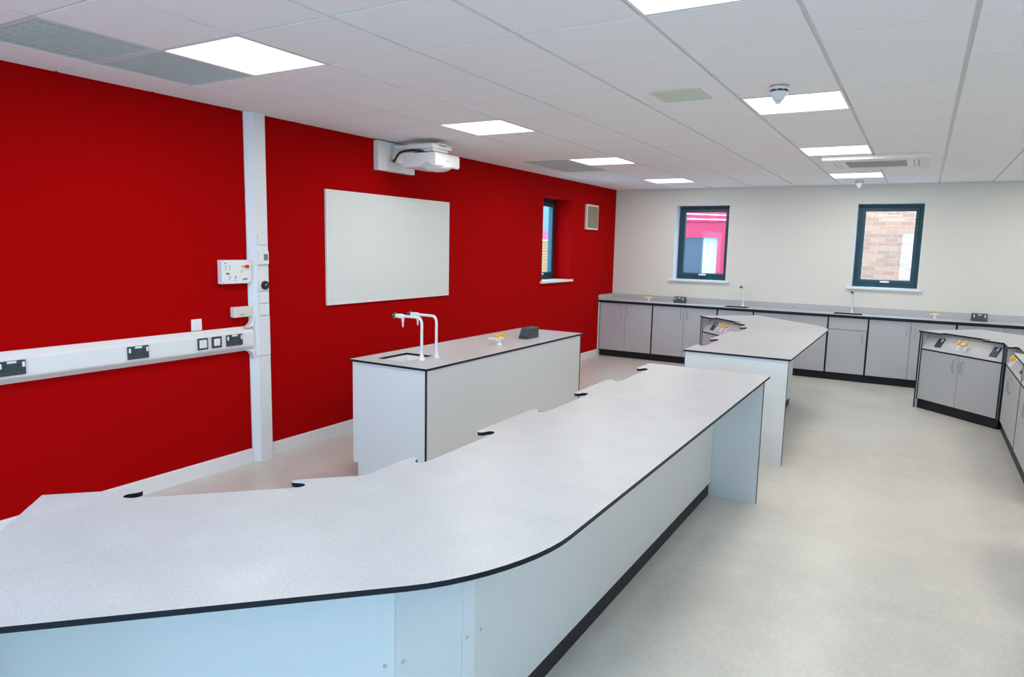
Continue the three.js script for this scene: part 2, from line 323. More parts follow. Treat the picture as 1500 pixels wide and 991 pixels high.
// a base unit facing +z: front plane at z = 0, width w, depth d
function baseUnit(name, label, category, w, d, pos, turn, group, o = {}) {
  const g = thing(name, label, category, pos, turn, group);
  const top = o.top ?? 0.88, split = o.service ? 0.69 : top;
  part('plinth', box(0, w, 0, 0.1, -d, o.service ? -0.02 : -0.055), M.plinth, g);
  part('carcass', box(0, w, 0.1, split, -d, -0.02), M.plinth, g);
  if (o.service) {
    const sh = new THREE.Shape(); sh.moveTo(0, 0.69); sh.lineTo(0, 0.7); sh.lineTo(-0.13, top); sh.lineTo(-0.15, top); sh.lineTo(-0.15, 0.69); sh.closePath();   // (z, y)
    part('service_panel', new THREE.ExtrudeGeometry(sh, { depth: w - 0.024, bevelEnabled: false }).rotateY(-Math.PI / 2).translate(w - 0.012, 0, 0), M.service, g);
    part('shelf_edge', box(0, w, 0.684, 0.696, -0.03, 0.004), M.edge, g);
    for (const a of [0, w - 0.012]) { const sp = part('side_panel', box(a, a + 0.012, 0.1, top, -d, 0), M.door, g); part('edge_band', box(a, a + 0.012, 0.1, top, 0, 0.002), M.edge, sp); }
  }
  const y1 = split - (o.service ? 0.01 : 0.012), y0 = 0.112, m = o.margin ?? 0.012, n = o.doors ?? 2, wd = (w - 2 * m) / n;
  if (o.drawer) { part('drawer_front', rbox(m, w - m, 0.717, y1, -0.02, 0, 0.0015, 1), M.door, g); }
  const yd = o.drawer ? 0.711 : y1;
  for (let k = 0; k < n; k++) {
    const dr = part('door', rbox(m + k * wd + 0.0022, m + (k + 1) * wd - 0.0022, y0, yd, -0.02, 0, 0.0015, 1), M.door, g);
    const hx = n === 2 ? (k ? m + wd + 0.05 : m + wd - 0.05) : w - m - 0.05;
    part('handle', handleGeo, M.steel, dr, [hx, yd - (o.drawer ? 0.11 : 0.115), 0]);
  }
  return g;
}
// fixtures -------------------------------------------------------
function gasTap(label, pos, turn, tilt = 0) {                     // twin gas outlet: base, stem, cross body, two nozzles, two yellow levers
  const g = thing('gas_tap', label, 'gas tap', pos, turn); g.rotation.order = 'YXZ'; g.rotation.x = tilt; g.userData.group = 'twin gas taps with yellow levers'; g.scale.setScalar(1.2);
  part('base', merge(cyl(0.024, 0.02, 0.012), cyl(0.013, 0.012, 0.035, [0, 0.01, 0])), M.gloss, g);
  part('body', merge(rbox(-0.05, 0.05, 0.034, 0.056, -0.012, 0.012, 0.006)), M.gloss, g);
  for (const s of [-1, 1]) {
    part('nozzle', merge(new THREE.CylinderGeometry(0.006, 0.01, 0.06, 12).rotateX(Math.PI / 2).translate(s * 0.036, 0.045, 0.038), new THREE.CylinderGeometry(0.008, 0.008, 0.006, 12).rotateX(Math.PI / 2).translate(s * 0.036, 0.045, 0.055)), M.gloss, g);
    part('lever', merge(cyl(0.014, 0.014, 0.014, [s * 0.036, 0.055, 0], 14), rbox(s * 0.036 - 0.009, s * 0.036 + 0.009, 0.062, 0.078, -0.026, 0.026, 0.005)), M.yellow, g);
  }
  return g;
}
const socketFaceGeo = rbox(-0.073, 0.073, -0.043, 0.043, 0, 0.01, 0.004);
function socketParts(g, z = 0.01) {                               // plate in the xy plane, facing +z
  part('face_plate', socketFaceGeo, M.socket, g);
  for (const s of [-1, 1]) {
    part('rocker_switch', rbox(s * 0.06 - 0.007, s * 0.06 + 0.007, 0.002, 0.032, z - 0.002, z + 0.004, 0.002), M.gloss, g);
    part('pin_holes', merge(box(s * 0.034 - 0.003, s * 0.034 + 0.003, 0.006, 0.016, z - 0.001, z + 0.0008), box(s * 0.034 - 0.015, s * 0.034 - 0.008, -0.016, -0.011, z - 0.001, z + 0.0008), box(s * 0.034 + 0.008, s * 0.034 + 0.015, -0.016, -0.011, z - 0.001, z + 0.0008)), M.hole, g);
  }
  part('label_strip', box(-0.024, 0.024, 0.028, 0.041, z, z + 0.0012), M.gloss, g);
}
function serviceSocket(label, pos, turn, tilt) {
  const g = thing('bench_socket', label, 'socket', pos, turn, 'sockets on bench service panels'); g.rotation.order = 'YXZ'; g.rotation.x = tilt;
  part('face_plate', rbox(-0.043, 0.043, -0.06, 0.06, 0, 0.012, 0.004), M.socket, g);
  part('rocker_switch', rbox(0.006, 0.026, 0.014, 0.05, 0.01, 0.017, 0.002), M.gloss, g);
  part('pin_holes', merge(box(-0.004, 0.004, -0.02, -0.01, 0.012, 0.0128), box(-0.018, -0.01, -0.042, -0.036, 0.012, 0.0128), box(0.01, 0.018, -0.042, -0.036, 0.012, 0.0128)), M.hole, g);
}
const TILT = -Math.atan2(0.13, 0.18);                             // service panels lean back

function studentBench(id, X0, Z0, sgn, L, recesses, endInset, words) {
  // id words: where this bench stands
  const toW = (x, v) => [X0 + x, Z0 + sgn * v];
  const armLen = 1.06, armRec = [[0.25, 0.76]];
  const w = thing('bench_worktop', `${words.top}`, 'worktop', [X0, 0, Z0], 0, 'angled student bench tops');
  part('top_surface', slab(mapShape(benchTop(L, recesses, armLen, armRec), sgn), TOP_Y, TOP_T), [M.top, M.edge], w);
  const yU = TOP_Y - TOP_T;
  // cabinets along the straight arm face -x, along the angled arm face (-1, -1)/sqrt2 in (x, v)
  const inset = 0.03, depth = 0.48, n = words.units.length - 1;
  for (let k = 0; k < n; k++) {
    const a = words.spans[k][0], b = words.spans[k][1];
    // local +x of a unit facing -x runs toward +z
    const z = sgn > 0 ? Z0 - b : Z0 + a;
    baseUnit('bench_cabinet', words.units[k], 'cabinet', b - a, depth, [X0 + inset, 0, z], -Math.PI / 2, 'student bench cabinets', { service: true, top: yU });
  }
  // angled arm unit: from t = 0.02 to 1.03
  const a0 = 0.02, a1 = 1.035;
  const P = (t, nn) => toW(-t * R2 + nn * R2, t * R2 + nn * R2);
  const start = sgn > 0 ? P(a0, inset) : P(a1, inset), turn = sgn > 0 ? -3 * Math.PI / 4 : -Math.PI / 4;
  baseUnit('bench_cabinet', words.units[n], 'cabinet', a1 - a0, depth, [start[0], 0, start[1]], turn, 'student bench cabinets', { service: true, top: yU });
  // end panels
  const e0 = endInset, zE = Z0 - sgn * (L - e0);
  const ep = thing('bench_end_panel', words.end, 'panel', [X0, 0, zE], 0, 'bench end panels');
  part('board', box(0.012, OUT - 0.02, 0, yU, -0.008, 0.008), M.panel, ep);
  part('edge_band', box(OUT - 0.02, OUT - 0.017, 0, yU, -0.0085, 0.0085), M.edge, ep); part('edge_band', box(0.009, 0.012, 0, yU, -0.0085, 0.0085), M.edge, ep);
  const pe = P(armLen - 0.02, 0);
  const ap = thing('bench_end_panel', words.armEnd, 'panel', [pe[0], 0, pe[1]], sgn > 0 ? -Math.PI / 4 : Math.PI / 4, 'bench end panels');
  part('board', box(0.012, OUT - 0.02, 0, yU, -0.005, 0.011).translate(0, 0, sgn > 0 ? 0 : -0.006), M.panel, ap);
  part('edge_band', box(OUT - 0.02, OUT - 0.017, 0, yU, -0.0085, 0.0085), M.edge, ap); part('edge_band', box(0.009, 0.012, 0, yU, -0.0085, 0.0085), M.edge, ap);
  // outer panels, set back under the overhang, three facets
  const bx = 0.54, nn = bx, kx = bx * (Math.SQRT2 - 1);           // straight panel x = bx, angled panel at n = bx
  const c0 = [bx, kx - 0.16], c1 = [bx - 0.16 * R2, kx + 0.16 * R2];   // facet corners in (x, v)
  const aEnd = [-(armLen - 0.035) * R2 + nn * R2, (armLen - 0.035) * R2 + nn * R2];
  const faces = ['bench_modesty_panel', 'bench_corner_panel', 'bench_modesty_panel'].map((nm, k) => thing(nm, words.back[k], 'panel', [X0, 0, Z0], 0, 'bench back panels'));
  const strip = (p, q, y0, y1, off, th, mat, name, parent) => {   // a vertical board from p to q in (x, v), its outer face moved out by off
    const A = new THREE.Vector3(p[0], 0, sgn * p[1]), B = new THREE.Vector3(q[0], 0, sgn * q[1]), len = A.distanceTo(B), dir = B.clone().sub(A).normalize();
    const g = box(0, len, y0, y1, -th + off, off);                 // +z is outward
    let out = new THREE.Vector3(-dir.z, 0, dir.x); if (out.x < 0 || (Math.abs(out.x) < 1e-6 && sgn * out.z < 0)) { out.negate(); }
    const m = new THREE.Matrix4().makeBasis(dir, new THREE.Vector3(0, 1, 0), out).setPosition(A);
    if (m.determinant() < 0) { g.scale(1, 1, 1); const idx = g.index; if (idx) { const arr = idx.array; for (let i = 0; i < arr.length; i += 3) { const t = arr[i]; arr[i] = arr[i + 1]; arr[i + 1] = t; } } }
    g.applyMatrix4(m); return part(name, g, mat, parent);
  };
  const s0 = [bx, -(L - e0 - 0.01)];
  const segs = [[s0, c0], [c0, c1], [c1, aEnd]];
  segs.forEach(([p, q], k) => { strip(p, q, 0.1, yU, 0, 0.016, M.panel, 'board', faces[k]); strip(p, q, 0, 0.1, -0.012, 0.014, M.plinth, 'plinth', faces[k]); });
  const along = (p, q, d) => { const l = Math.hypot(q[0] - p[0], q[1] - p[1]); return [p[0] + (q[0] - p[0]) * d / l, p[1] + (q[1] - p[1]) * d / l]; };
  for (const [c, p, q, wp, wq] of [[c0, s0, c1, 0.055, 0.05], [c1, c0, aEnd, 0.045, 0.05]]) {
    for (const [o, wid] of [[p, wp], [q, wq]]) {
      const e = along(c, o, wid), st = strip(c, e, 0.1, yU, 0.003, 0.003, M.panel, 'corner_trim', faces[1]);
      const mid = along(c, o, wid * 0.62);
      for (const y of [0.2, 0.472, 0.8]) {
        const sc = part('screw', new THREE.SphereGeometry(0.006, 10, 8), M.steel, st); sc.position.set(mid[0], y, sgn * mid[1]);
        const nx = c[1] - o[1], l = Math.hypot(c[0] - o[0], c[1] - o[1]); let ox = (c[1] - o[1]) / l, oz = -(c[0] - o[0]) / l; if (ox < 0) { ox = -ox; oz = -oz; }
        sc.position.x += ox * 0.0035; sc.position.z += sgn * oz * 0.0035;
      }
    }
  }
  // service fittings on the panels
  const fit = (t0, straight, kind, label) => {
    const yv = 0.775, nd = inset + 0.061;                          // a point on the slanted panel
    const [x, z] = straight ? toW(nd, -t0) : P(t0, nd), ry = straight ? -Math.PI / 2 : (sgn > 0 ? -3 * Math.PI / 4 : -Math.PI / 4);
    if (kind === 'tap') { const g = gasTap(label, [x, yv + 0.004, z], ry, Math.PI / 2 + TILT); return g; }
    serviceSocket(label, [x, yv + 0.002, z], ry, TILT);
  };
  for (const [t0, straight, kind, label] of words.fittings) fit(t0, straight, kind, label);
}
const benchRec1 = [[0.27, 0.76], [1.3, 1.81], [2.34, 2.86]], benchRec2 = [[0.33, 0.81], [1.62, 2.1]];
const where = { a: 'the front bench', b: 'the middle bench', c: 'the right hand bench', d: 'the bench right of camera' };
const fitWords = (w, spots, wide) => [
  [0.84, false, 'socket', `dark socket on angled service panel of ${w}, end side`], [0.5, false, 'tap', `twin yellow gas tap on the angled service panel of ${w}`], [0.16, false, 'socket', `dark socket on angled service panel of ${w}, corner side`],
  ...spots.flatMap((s, k) => [[s, true, 'tap', `yellow gas tap on straight side of ${w}, ${['nearest the bend', 'second from the bend', 'farthest from the bend'][k]}`],
    [s + 0.34, true, 'socket', `dark socket on straight side of ${w}, ${['nearest the bend', 'second from the bend', 'farthest from the bend'][k]}`]])];
const backWords = (w) => [`long pale straight back panel under ${w}`, `narrow pale corner panel with screwed trims under ${w}`, `pale angled back panel under ${w}`];
const unitWords = (w, n) => [...['nearest the bend', 'second from the bend', 'third from the bend'].slice(0, n).map((k) => `grey two door cabinet under ${w}, ${k}`), `grey two door cabinet under the angled end of ${w}`];
studentBench('a', 2.79, 9.19, 1, 3.14, benchRec1, 0.1, { top: 'speckled grey angled worktop with rounded corner, large in the foreground', spans: [[0.02, 1.03], [1.03, 2.06], [2.06, 3.02]], units: unitWords(where.a, 3), end: 'pale end panel of the front bench standing out at its far end', armEnd: 'pale end panel at the near left end of the front bench', back: backWords('the front bench'), fittings: fitWords(where.a, [0.51, 1.55, 2.6]) });
studentBench('b', 2.79, 2.68, -1, 2.48, benchRec2, 0.02, { top: 'speckled grey angled worktop of the middle bench beyond the front bench', spans: [[0.02, 1.24], [1.24, 2.44]], units: unitWords(where.b, 2), end: 'pale end panel closing the near end of the middle bench', armEnd: 'pale end panel at the far angled end of the middle bench', back: backWords('the middle bench'), fittings: fitWords(where.b, [0.57, 1.86]) });
studentBench('c', 5.3, 2.61, -1, 2.48, benchRec2, 0.02, { top: 'speckled grey angled worktop of the right hand bench at the picture edge', spans: [[0.02, 1.24], [1.24, 2.44]], units: unitWords(where.c, 2), end: 'pale end panel closing the near end of the right hand bench', armEnd: 'dark edged end panel at the left end of the right hand bench', back: backWords('the right hand bench'), fittings: fitWords(where.c, [0.57, 1.86]) });
studentBench('d', 5.3, 9.19, 1, 3.14, benchRec1, 0.1, { top: 'speckled grey angled worktop standing to the right of the camera', spans: [[0.02, 1.03], [1.03, 2.06], [2.06, 3.02]], units: unitWords(where.d, 3), end: 'pale end panel of the bench right of the camera', armEnd: 'pale angled end panel of the bench right of the camera', back: backWords('the bench right of the camera'), fittings: fitWords(where.d, [0.51, 1.55, 2.6]) });

// ---------------------------------------------------------------- back counter
const CT = 0.92, CTH = 0.03;
{
  const s = rect(0.004, ROOM_X - 0.004, 0.004, 0.6);
  const sinks = [[1.98, 2.32], [3.5, 3.86]];
  for (const [a, b] of sinks) s.holes.push(rectHole(a, b, 0.2, 0.46));
  const g = thing('counter_worktop', 'long speckled grey worktop running under the back wall windows', 'worktop');
  part('top_surface', slab(s, CT, CTH), [M.top, M.edge], g);
  part('upstand', box(0.004, ROOM_X - 0.004, CT, CT + 0.08, 0.003, 0.021), M.top, g);
  part('upstand', box(0.003, 0.021, CT, CT + 0.08, 0.021, 0.6), M.top, g);
  sinks.forEach(([a, b], k) => {
    const bs = thing('sink_basin', ['white inset sink in the back worktop, nearer the red wall', 'white inset sink in the back worktop below the brick view window'][k], 'sink', [(a + b) / 2, CT - CTH, 0.33], 0, 'sinks in the back worktop');
    basin(bs, b - a, 0.26);
  });
}
function basin(g, w, d) {                                         // rim sits under the worktop, open at the top
  const o = rect(-w / 2 - 0.02, w / 2 + 0.02, -d / 2 - 0.02, d / 2 + 0.02); o.holes.push(rectHole(-w / 2 + 0.004, w / 2 - 0.004, -d / 2 + 0.004, d / 2 - 0.004));
  part('bowl', merge(slab(o, -0.001, 0.17), box(-w / 2, w / 2, -0.19, -0.17, -d / 2, d / 2)), M.basin, g);
  part('drain', cyl(0.022, 0.022, 0.004, [0, -0.17, 0]), M.steel, g);
}
// units: [x0, x1, doors, drawer]
[[0.022, 0.92, 2], [0.92, 1.93, 2], [1.93, 2.45, 1, 1], [2.45, 3.46, 2], [3.46, 3.96, 1, 1], [3.96, 4.97, 2], [4.97, 5.98, 2], [5.98, 6.99, 2], [6.99, 7.61, 1]].forEach(([a, b, n, dr], k) => {
  const w = ['grey two door cabinet against the red wall under the back worktop', 'grey two door cabinet second from the red wall under the back worktop', 'grey single door cabinet with drawer front under the left back sink', 'grey two door cabinet between the two back sinks', 'grey single door cabinet with drawer front under the right back sink', 'grey two door cabinet right of the right back sink', 'grey two door cabinet behind the right hand bench', 'grey two door cabinet far along the back worktop, out past the right bench', 'grey single door cabinet ending the back worktop at the right wall'][k];
  baseUnit('base_cabinet', w, 'cabinet', b - a, 0.57, [a, 0, 0.575], 0, 'cabinets under the back worktop', { top: CT - CTH, doors: n, drawer: dr, margin: 0.01 });
});
single('counter_end_filler', box(0.004, 0.02, 0.0, CT - CTH, 0.02, 0.59), M.panel, 'pale filler strip closing the back counter at the red wall', 'panel');

// swan neck taps --------------------------------------------------
function swanTap(label, pos, turn, o = {}) {
  const h = o.h ?? 0.33, a = o.arm ?? 0.25;
  const g = thing('laboratory_tap', label, 'tap', pos, turn, 'swan neck laboratory taps');
  part('base', merge(cyl(0.026, 0.02, 0.014), cyl(0.02, 0.013, 0.03, [0, 0.012, 0])), M.tap, g);
  part('neck', tube([[0, 0.03, 0], [0, h - 0.12, 0], [0, h - 0.05, 0], [0.004, h - 0.026, 0], [0.014, h - 0.009, 0], [0.03, h, 0], [0.055, h + 0.002, 0], [a - 0.06, h + 0.002, 0]], 0.0105, 60, 12), M.tap, g);
  const valve = part('valve_body', merge(new THREE.CylinderGeometry(0.016, 0.013, 0.075, 16).rotateZ(-Math.PI / 2).translate(a - 0.05, h + 0.002, 0), rbox(a - 0.075, a - 0.03, h - 0.014, h + 0.018, -0.015, 0.015, 0.006)), M.tap, g);
  part('nozzle', merge(cyl(0.006, 0.014, 0.05, [a - 0.075, h - 0.055, 0], 14), cyl(0.005, 0.005, 0.03, [a - 0.075, h - 0.08, 0], 12), cyl(0.0075, 0.0075, 0.005, [a - 0.075, h - 0.066, 0], 12)), M.tap, valve);
  const k = [new THREE.CylinderGeometry(0.012, 0.012, 0.03, 14).rotateZ(-Math.PI / 2).translate(a + 0.0, h + 0.002, 0)];
  for (let i = 0; i < 4; i++) k.push(new RoundedBoxGeometry(0.024, 0.018, 0.012, 2, 0.004).translate(0, 0.014, 0).rotateX(i * Math.PI / 2 + 0.4).translate(a + 0.004, h + 0.002, 0));
  part('knob', merge(k), M[o.knob ?? 'green'], g);
}
swanTap('white swan neck tap on the back worktop, nearer the red wall', [2.2, CT, 0.13], -Math.PI / 2, { h: 0.3, arm: 0.2, knob: 'frame' });
swanTap('white swan neck tap on the back worktop below the brick view window', [3.71, CT, 0.13], -Math.PI / 2, { h: 0.3, arm: 0.2, knob: 'frame' });
gasTap('twin yellow gas tap on the back worktop, nearer the red wall', [0.72, CT, 0.2], 0);
gasTap('twin yellow gas tap on the back worktop, right of the brick view window', [4.72, CT, 0.2], 0);
function pod(label, pos, turn) {                                  // wedge socket pod with a double outlet on each slanted face
  const g = thing('socket_pod', label, 'socket pod', pos, turn, 'socket pods on worktops');
  const s = new THREE.Shape(); s.moveTo(-0.065, 0); s.lineTo(0.065, 0); s.lineTo(0.065, 0.015); s.lineTo(0.03, 0.098); s.lineTo(-0.03, 0.098); s.lineTo(-0.065, 0.015); s.closePath();
  part('housing', new THREE.ExtrudeGeometry(s, { depth: 0.17, bevelEnabled: true, bevelThickness: 0.003, bevelSize: 0.003, bevelOffset: -0.003, bevelSegments: 1 }).rotateY(Math.PI / 2).translate(-0.085, 0, 0), M.socket, g);
  for (const f of [1, -1]) {
    const q = new THREE.Group(); q.name = 'outlet'; q.position.set(0, 0.052, f * 0.046); q.rotation.order = 'YXZ'; q.rotation.y = f > 0 ? 0 : Math.PI; q.rotation.x = -0.4; g.add(q);
    part('outlet_face', merge(rbox(-0.07, 0.07, -0.036, 0.036, 0, 0.008, 0.003)), M.socket, q);
    for (const s2 of [-1, 1]) part('rocker_switch', rbox(s2 * 0.06 - 0.006, s2 * 0.06 + 0.006, -0.006, 0.03, 0.006, 0.013, 0.002), M.gloss, q);
    part('label_strip', box(-0.02, 0.02, 0.022, 0.034, 0.008, 0.0092), M.gloss, q);
  }
}
pod('dark grey socket pod on the back worktop, nearer the red wall', [1.24, CT, 0.2], 0);
pod('dark grey socket pod on the back worktop, at the far right', [5.22, CT, 0.2], 0);

// ---------------------------------------------------------------- teacher's desk
{
  const x0 = 0.895, x1 = 1.615, z0 = 4.70, z1 = 7.285;
  const g = thing('demonstration_desk', 'pale panelled demonstration desk with dark edged grey top before the red wall', 'desk', [x0, 0, z0]);
  const W = x1 - x0, D = z1 - z0, yU = TOP_Y - TOP_T;
  const s = rect(0, W, 0, D); s.holes.push(rectHole(0.14, 0.4, D - 0.5, D - 0.15));
  part('top_surface', slab(s, TOP_Y, TOP_T), [M.top, M.edge], g);
  const ends = (z, name) => {   // the corner line is the dark core of the board
    const sh = new THREE.Shape(); sh.moveTo(0.065, 0); sh.lineTo(W - 0.022, 0); sh.lineTo(W - 0.022, yU); sh.lineTo(0.02, yU); sh.lineTo(0.02, 0.11); sh.lineTo(0.065, 0.11); sh.closePath();
    part(name, new THREE.ExtrudeGeometry(sh, { depth: 0.016, bevelEnabled: false }).translate(0, 0, z), [M.panel, M.edge], g);
  };
  ends(D - 0.03, 'end_panel'); ends(0.014, 'end_panel');
  part('back_panel', box(W - 0.03, W - 0.014, 0.0, yU, 0.0305, D - 0.0305), M.panel, g);
  for (const [a, b] of [[D - 0.022, D - 0.0132], [0.0132, 0.022]]) part('edge_band', box(W - 0.022, W - 0.0132, 0, yU, a, b), M.edge, g);
  part('carcass', merge(box(0.06, W - 0.031, 0.1, 0.68, 0.031, D - 0.031), box(0.06, 0.1, 0.68, yU, 0.031, D - 0.031)), M.plinth, g);
  part('plinth', box(0.075, 0.1, 0, 0.1, 0.031, D - 0.031), M.plinth, g);
  const n = 5, wd = (D - 0.07) / n;
  for (let k = 0; k < n; k++) {
    const d = part('door', rbox(0.04, 0.058, 0.115, yU - 0.012, 0.035 + k * wd + 0.002, 0.035 + (k + 1) * wd - 0.002, 0.0015, 1), M.door, g);
    const h = part('handle', handleGeo, M.steel, d, [0.04, 0.76, 0.035 + (k + (k % 2 ? 0.12 : 0.88)) * wd]); h.rotation.y = -Math.PI / 2;
  }
  const bs = thing('sink_basin', 'white rectangular sink set in the demonstration desk top', 'sink', [x0 + 0.27, TOP_Y - TOP_T, z1 - 0.325]);
  basin(bs, 0.26, 0.35);
}
swanTap('white swan neck tap with green knob on the desk, nearer the camera', [1.348, TOP_Y, 6.995], Math.PI, { h: 0.315, arm: 0.255 });
swanTap('white swan neck tap with green knob on the desk, farther from the camera', [1.358, TOP_Y, 6.828], Math.PI, { h: 0.315, arm: 0.255 });
gasTap('twin yellow gas tap standing on the demonstration desk', [1.38, TOP_Y, 5.94], -Math.PI / 2);
{
  const g = thing('socket_pod', 'dark grey wedge shaped socket pod on the demonstration desk', 'socket pod', [1.36, TOP_Y, 5.36], 0, 'socket pods on worktops');
  const s = new THREE.Shape(); s.moveTo(-0.1, 0); s.lineTo(0.12, 0); s.lineTo(0.12, 0.02); s.lineTo(0.07, 0.1); s.lineTo(-0.1, 0.1); s.closePath();      // (z, y)
  part('housing', new THREE.ExtrudeGeometry(s, { depth: 0.09, bevelEnabled: true, bevelThickness: 0.003, bevelSize: 0.003, bevelOffset: -0.003, bevelSegments: 1 }).rotateY(-Math.PI / 2).translate(0.045, 0, 0), M.socket, g);
  for (const k of [-1, 1]) part('outlet_face', rbox(k * 0.022 - 0.018, k * 0.022 + 0.018, -0.04, 0.04, 0, 0.006, 0.002).rotateX(-0.56).translate(0, 0.058, 0.1), M.socket, g);
}

// ---------------------------------------------------------------- red wall fittings
{ // vertical cable trunking
  const g = thing('vertical_trunking', 'white vertical cable trunking running from floor to ceiling on the red wall', 'trunking', [0.002, 0, 7.363]);
  const s = new THREE.Shape(); s.moveTo(-0.098, 0); s.lineTo(-0.098, 0.01); s.lineTo(-0.058, 0.058); s.lineTo(-0.054, 0.06); s.lineTo(0.054, 0.06); s.lineTo(0.058, 0.058); s.lineTo(0.098, 0.01); s.lineTo(0.098, 0); s.closePath();   // (-z, x)
  const ext = (y0, y1) => new THREE.ExtrudeGeometry(s, { depth: y1 - y0, bevelEnabled: false }).applyMatrix4(new THREE.Matrix4().makeBasis(new THREE.Vector3(0, 0, -1), new THREE.Vector3(1, 0, 0), new THREE.Vector3(0, -1, 0))).translate(0, y1, 0);
  part('lower_length', ext(0, 0.852), M.trunk, g); part('upper_length', ext(0.854, CEIL - 0.001), M.trunk, g);
  part('junction_cover', rbox(0.058, 0.0635, 0.855, 1.172, -0.056, 0.054, 0.002, 1), M.trunk, g);
  part('front_cover', rbox(0.059, 0.0618, 1.176, CEIL - 0.004, -0.05, 0.05, 0.001, 1), M.trunk, g);
}
{ // horizontal dado trunking with rounded joins into the vertical one
  const g = thing('dado_trunking', 'white horizontal cable trunking along the red wall carrying dark sockets', 'trunking', [0.002, 1.0, 7.46]);
  const s = new THREE.Shape(); s.moveTo(0, -0.094); s.lineTo(0.012, -0.094); s.lineTo(0.055, -0.056); s.lineTo(0.057, -0.05); s.lineTo(0.057, 0.056); s.lineTo(0.055, 0.062); s.lineTo(0.012, 0.096); s.lineTo(0, 0.096); s.closePath();   // (x, y)
  part('body', new THREE.ExtrudeGeometry(s, { depth: ROOM_Z - 7.46 - 0.004, bevelEnabled: false }), M.trunk, g);
  part('front_cover', rbox(0.056, 0.0592, -0.046, 0.052, 0.02, ROOM_Z - 7.47, 0.001, 1), M.trunk, g);
  for (const e of [1, -1]) {
    const f = new THREE.Shape(), r = 0.075, y = e > 0 ? 0.09 : -0.088; f.moveTo(0, y); f.lineTo(r, y); f.quadraticCurveTo(r * 0.12, y + e * r * 0.12, 0, y + e * r); f.closePath();   // (z, y)
    part('corner_fillet', new THREE.ExtrudeGeometry(f, { depth: 0.036, bevelEnabled: true, bevelThickness: 0.01, bevelSize: 0.008, bevelOffset: -0.006, bevelSegments: 3 }).rotateY(-Math.PI / 2).translate(0.046, 0, -0.004), M.trunk, g);
  }
}
function wallSocket(z, y, label) { const g = thing('wall_socket', label, 'socket', [0.0612, y, z], Math.PI / 2, 'dark double sockets on the trunking'); socketParts(g); }
wallSocket(9.149, 1.004, 'dark grey double socket on the horizontal trunking at the left picture edge');
wallSocket(8.399, 1.005, 'dark grey double socket midway along the horizontal trunking');
wallSocket(7.645, 1.008, 'dark grey double socket beside the vertical trunking');
function dataPlate(z, y, label, mat, x, inner) {
  const g = thing('data_outlet', label, 'outlet', [x, y, z], Math.PI / 2);
  part('frame', rbox(-0.042, 0.042, -0.042, 0.042, 0, 0.009, 0.003), mat, g);
  part('insert', rbox(-inner, inner, -inner, inner, 0.007, 0.0115, 0.002), M.gloss, g);
  part('port', box(-inner * 0.55, inner * 0.55, -inner * 0.5, inner * 0.5, 0.0112, 0.0122), M.white, g);
}
dataPlate(7.915, 1.007, 'dark framed white data outlet, left one of the pair on the trunking', M.socket, 0.0612, 0.03);
dataPlate(7.799, 1.008, 'dark framed white data outlet, right one of the pair on the trunking', M.socket, 0.0612, 0.026);
dataPlate(7.918, 1.142, 'white switch plate on the red wall just above the horizontal trunking', M.gloss, 0.001, 0.028);
{ // gas and services control panel
  const g = thing('control_panel', 'white services control box with red stop button on the red wall', 'control box', [0.002, 1.522, 7.594]);
  part('housing', rbox(0, 0.05, -0.089, 0.089, -0.132, 0.132, 0.004), M.gloss, g);
  const t = canvasTexture(512, 340, (c, w, h) => {
    c.fillStyle = '#eceeec'; c.fillRect(0, 0, w, h); c.fillStyle = '#3c4247'; c.font = 'bold 30px sans-serif'; c.fillText('gas', 30, 42);
    c.fillStyle = '#8d9499'; for (const [x, y] of [[44, 70], [112, 70], [44, 112], [112, 112]]) { c.fillRect(x, y, 38, 6); c.fillRect(x, y + 14, 30, 5); c.fillRect(x + 4, y + 26, 26, 5); }
    c.fillStyle = '#2b2f33'; c.beginPath(); c.arc(82, 196, 17, 0, 7); c.fill(); c.fillRect(104, 186, 20, 26); c.fillRect(120, 232, 8, 70); c.fillStyle = '#8d9499'; c.fillRect(130, 250, 26, 5); c.fillRect(40, 300, 24, 6); c.fillRect(178, 296, 86, 6);
    c.fillStyle = '#6fa8d8'; c.fillRect(206, 262, 16, 16); c.fillStyle = '#565d62'; c.fillRect(226, 232, 18, 40);
    c.fillStyle = '#8d9499'; c.fillRect(332, 138, 18, 12); c.fillRect(318, 166, 56, 5); c.fillRect(326, 178, 40, 5); c.fillStyle = '#33383c'; c.fillRect(356, 282, 18, 20); c.fillRect(380, 272, 70, 12); c.fillRect(380, 288, 60, 12);
  });
  const fg = new THREE.PlaneGeometry(0.25, 0.166).rotateY(Math.PI / 2).translate(0.0506, 0, 0);
  part('front_print', fg, new THREE.MeshStandardMaterial({ map: t, roughness: 0.4 }), g);
  part('stop_label', box(0.0506, 0.0514, 0.034, 0.046, -0.107, -0.04), M.yellow, g);
  part('stop_button', merge(new THREE.CylinderGeometry(0.011, 0.011, 0.018, 16).rotateZ(-Math.PI / 2).translate(0.058, 0.04, -0.083), new THREE.CylinderGeometry(0.014, 0.014, 0.008, 16).rotateZ(-Math.PI / 2).translate(0.07, 0.04, -0.083)), M.estop, g);
  for (const a of [-1, 1]) for (const b of [-1, 1]) part('screw', new THREE.SphereGeometry(0.0045, 8, 6), M.steel, g, [0.0505, a * 0.08, b * 0.118]);
}
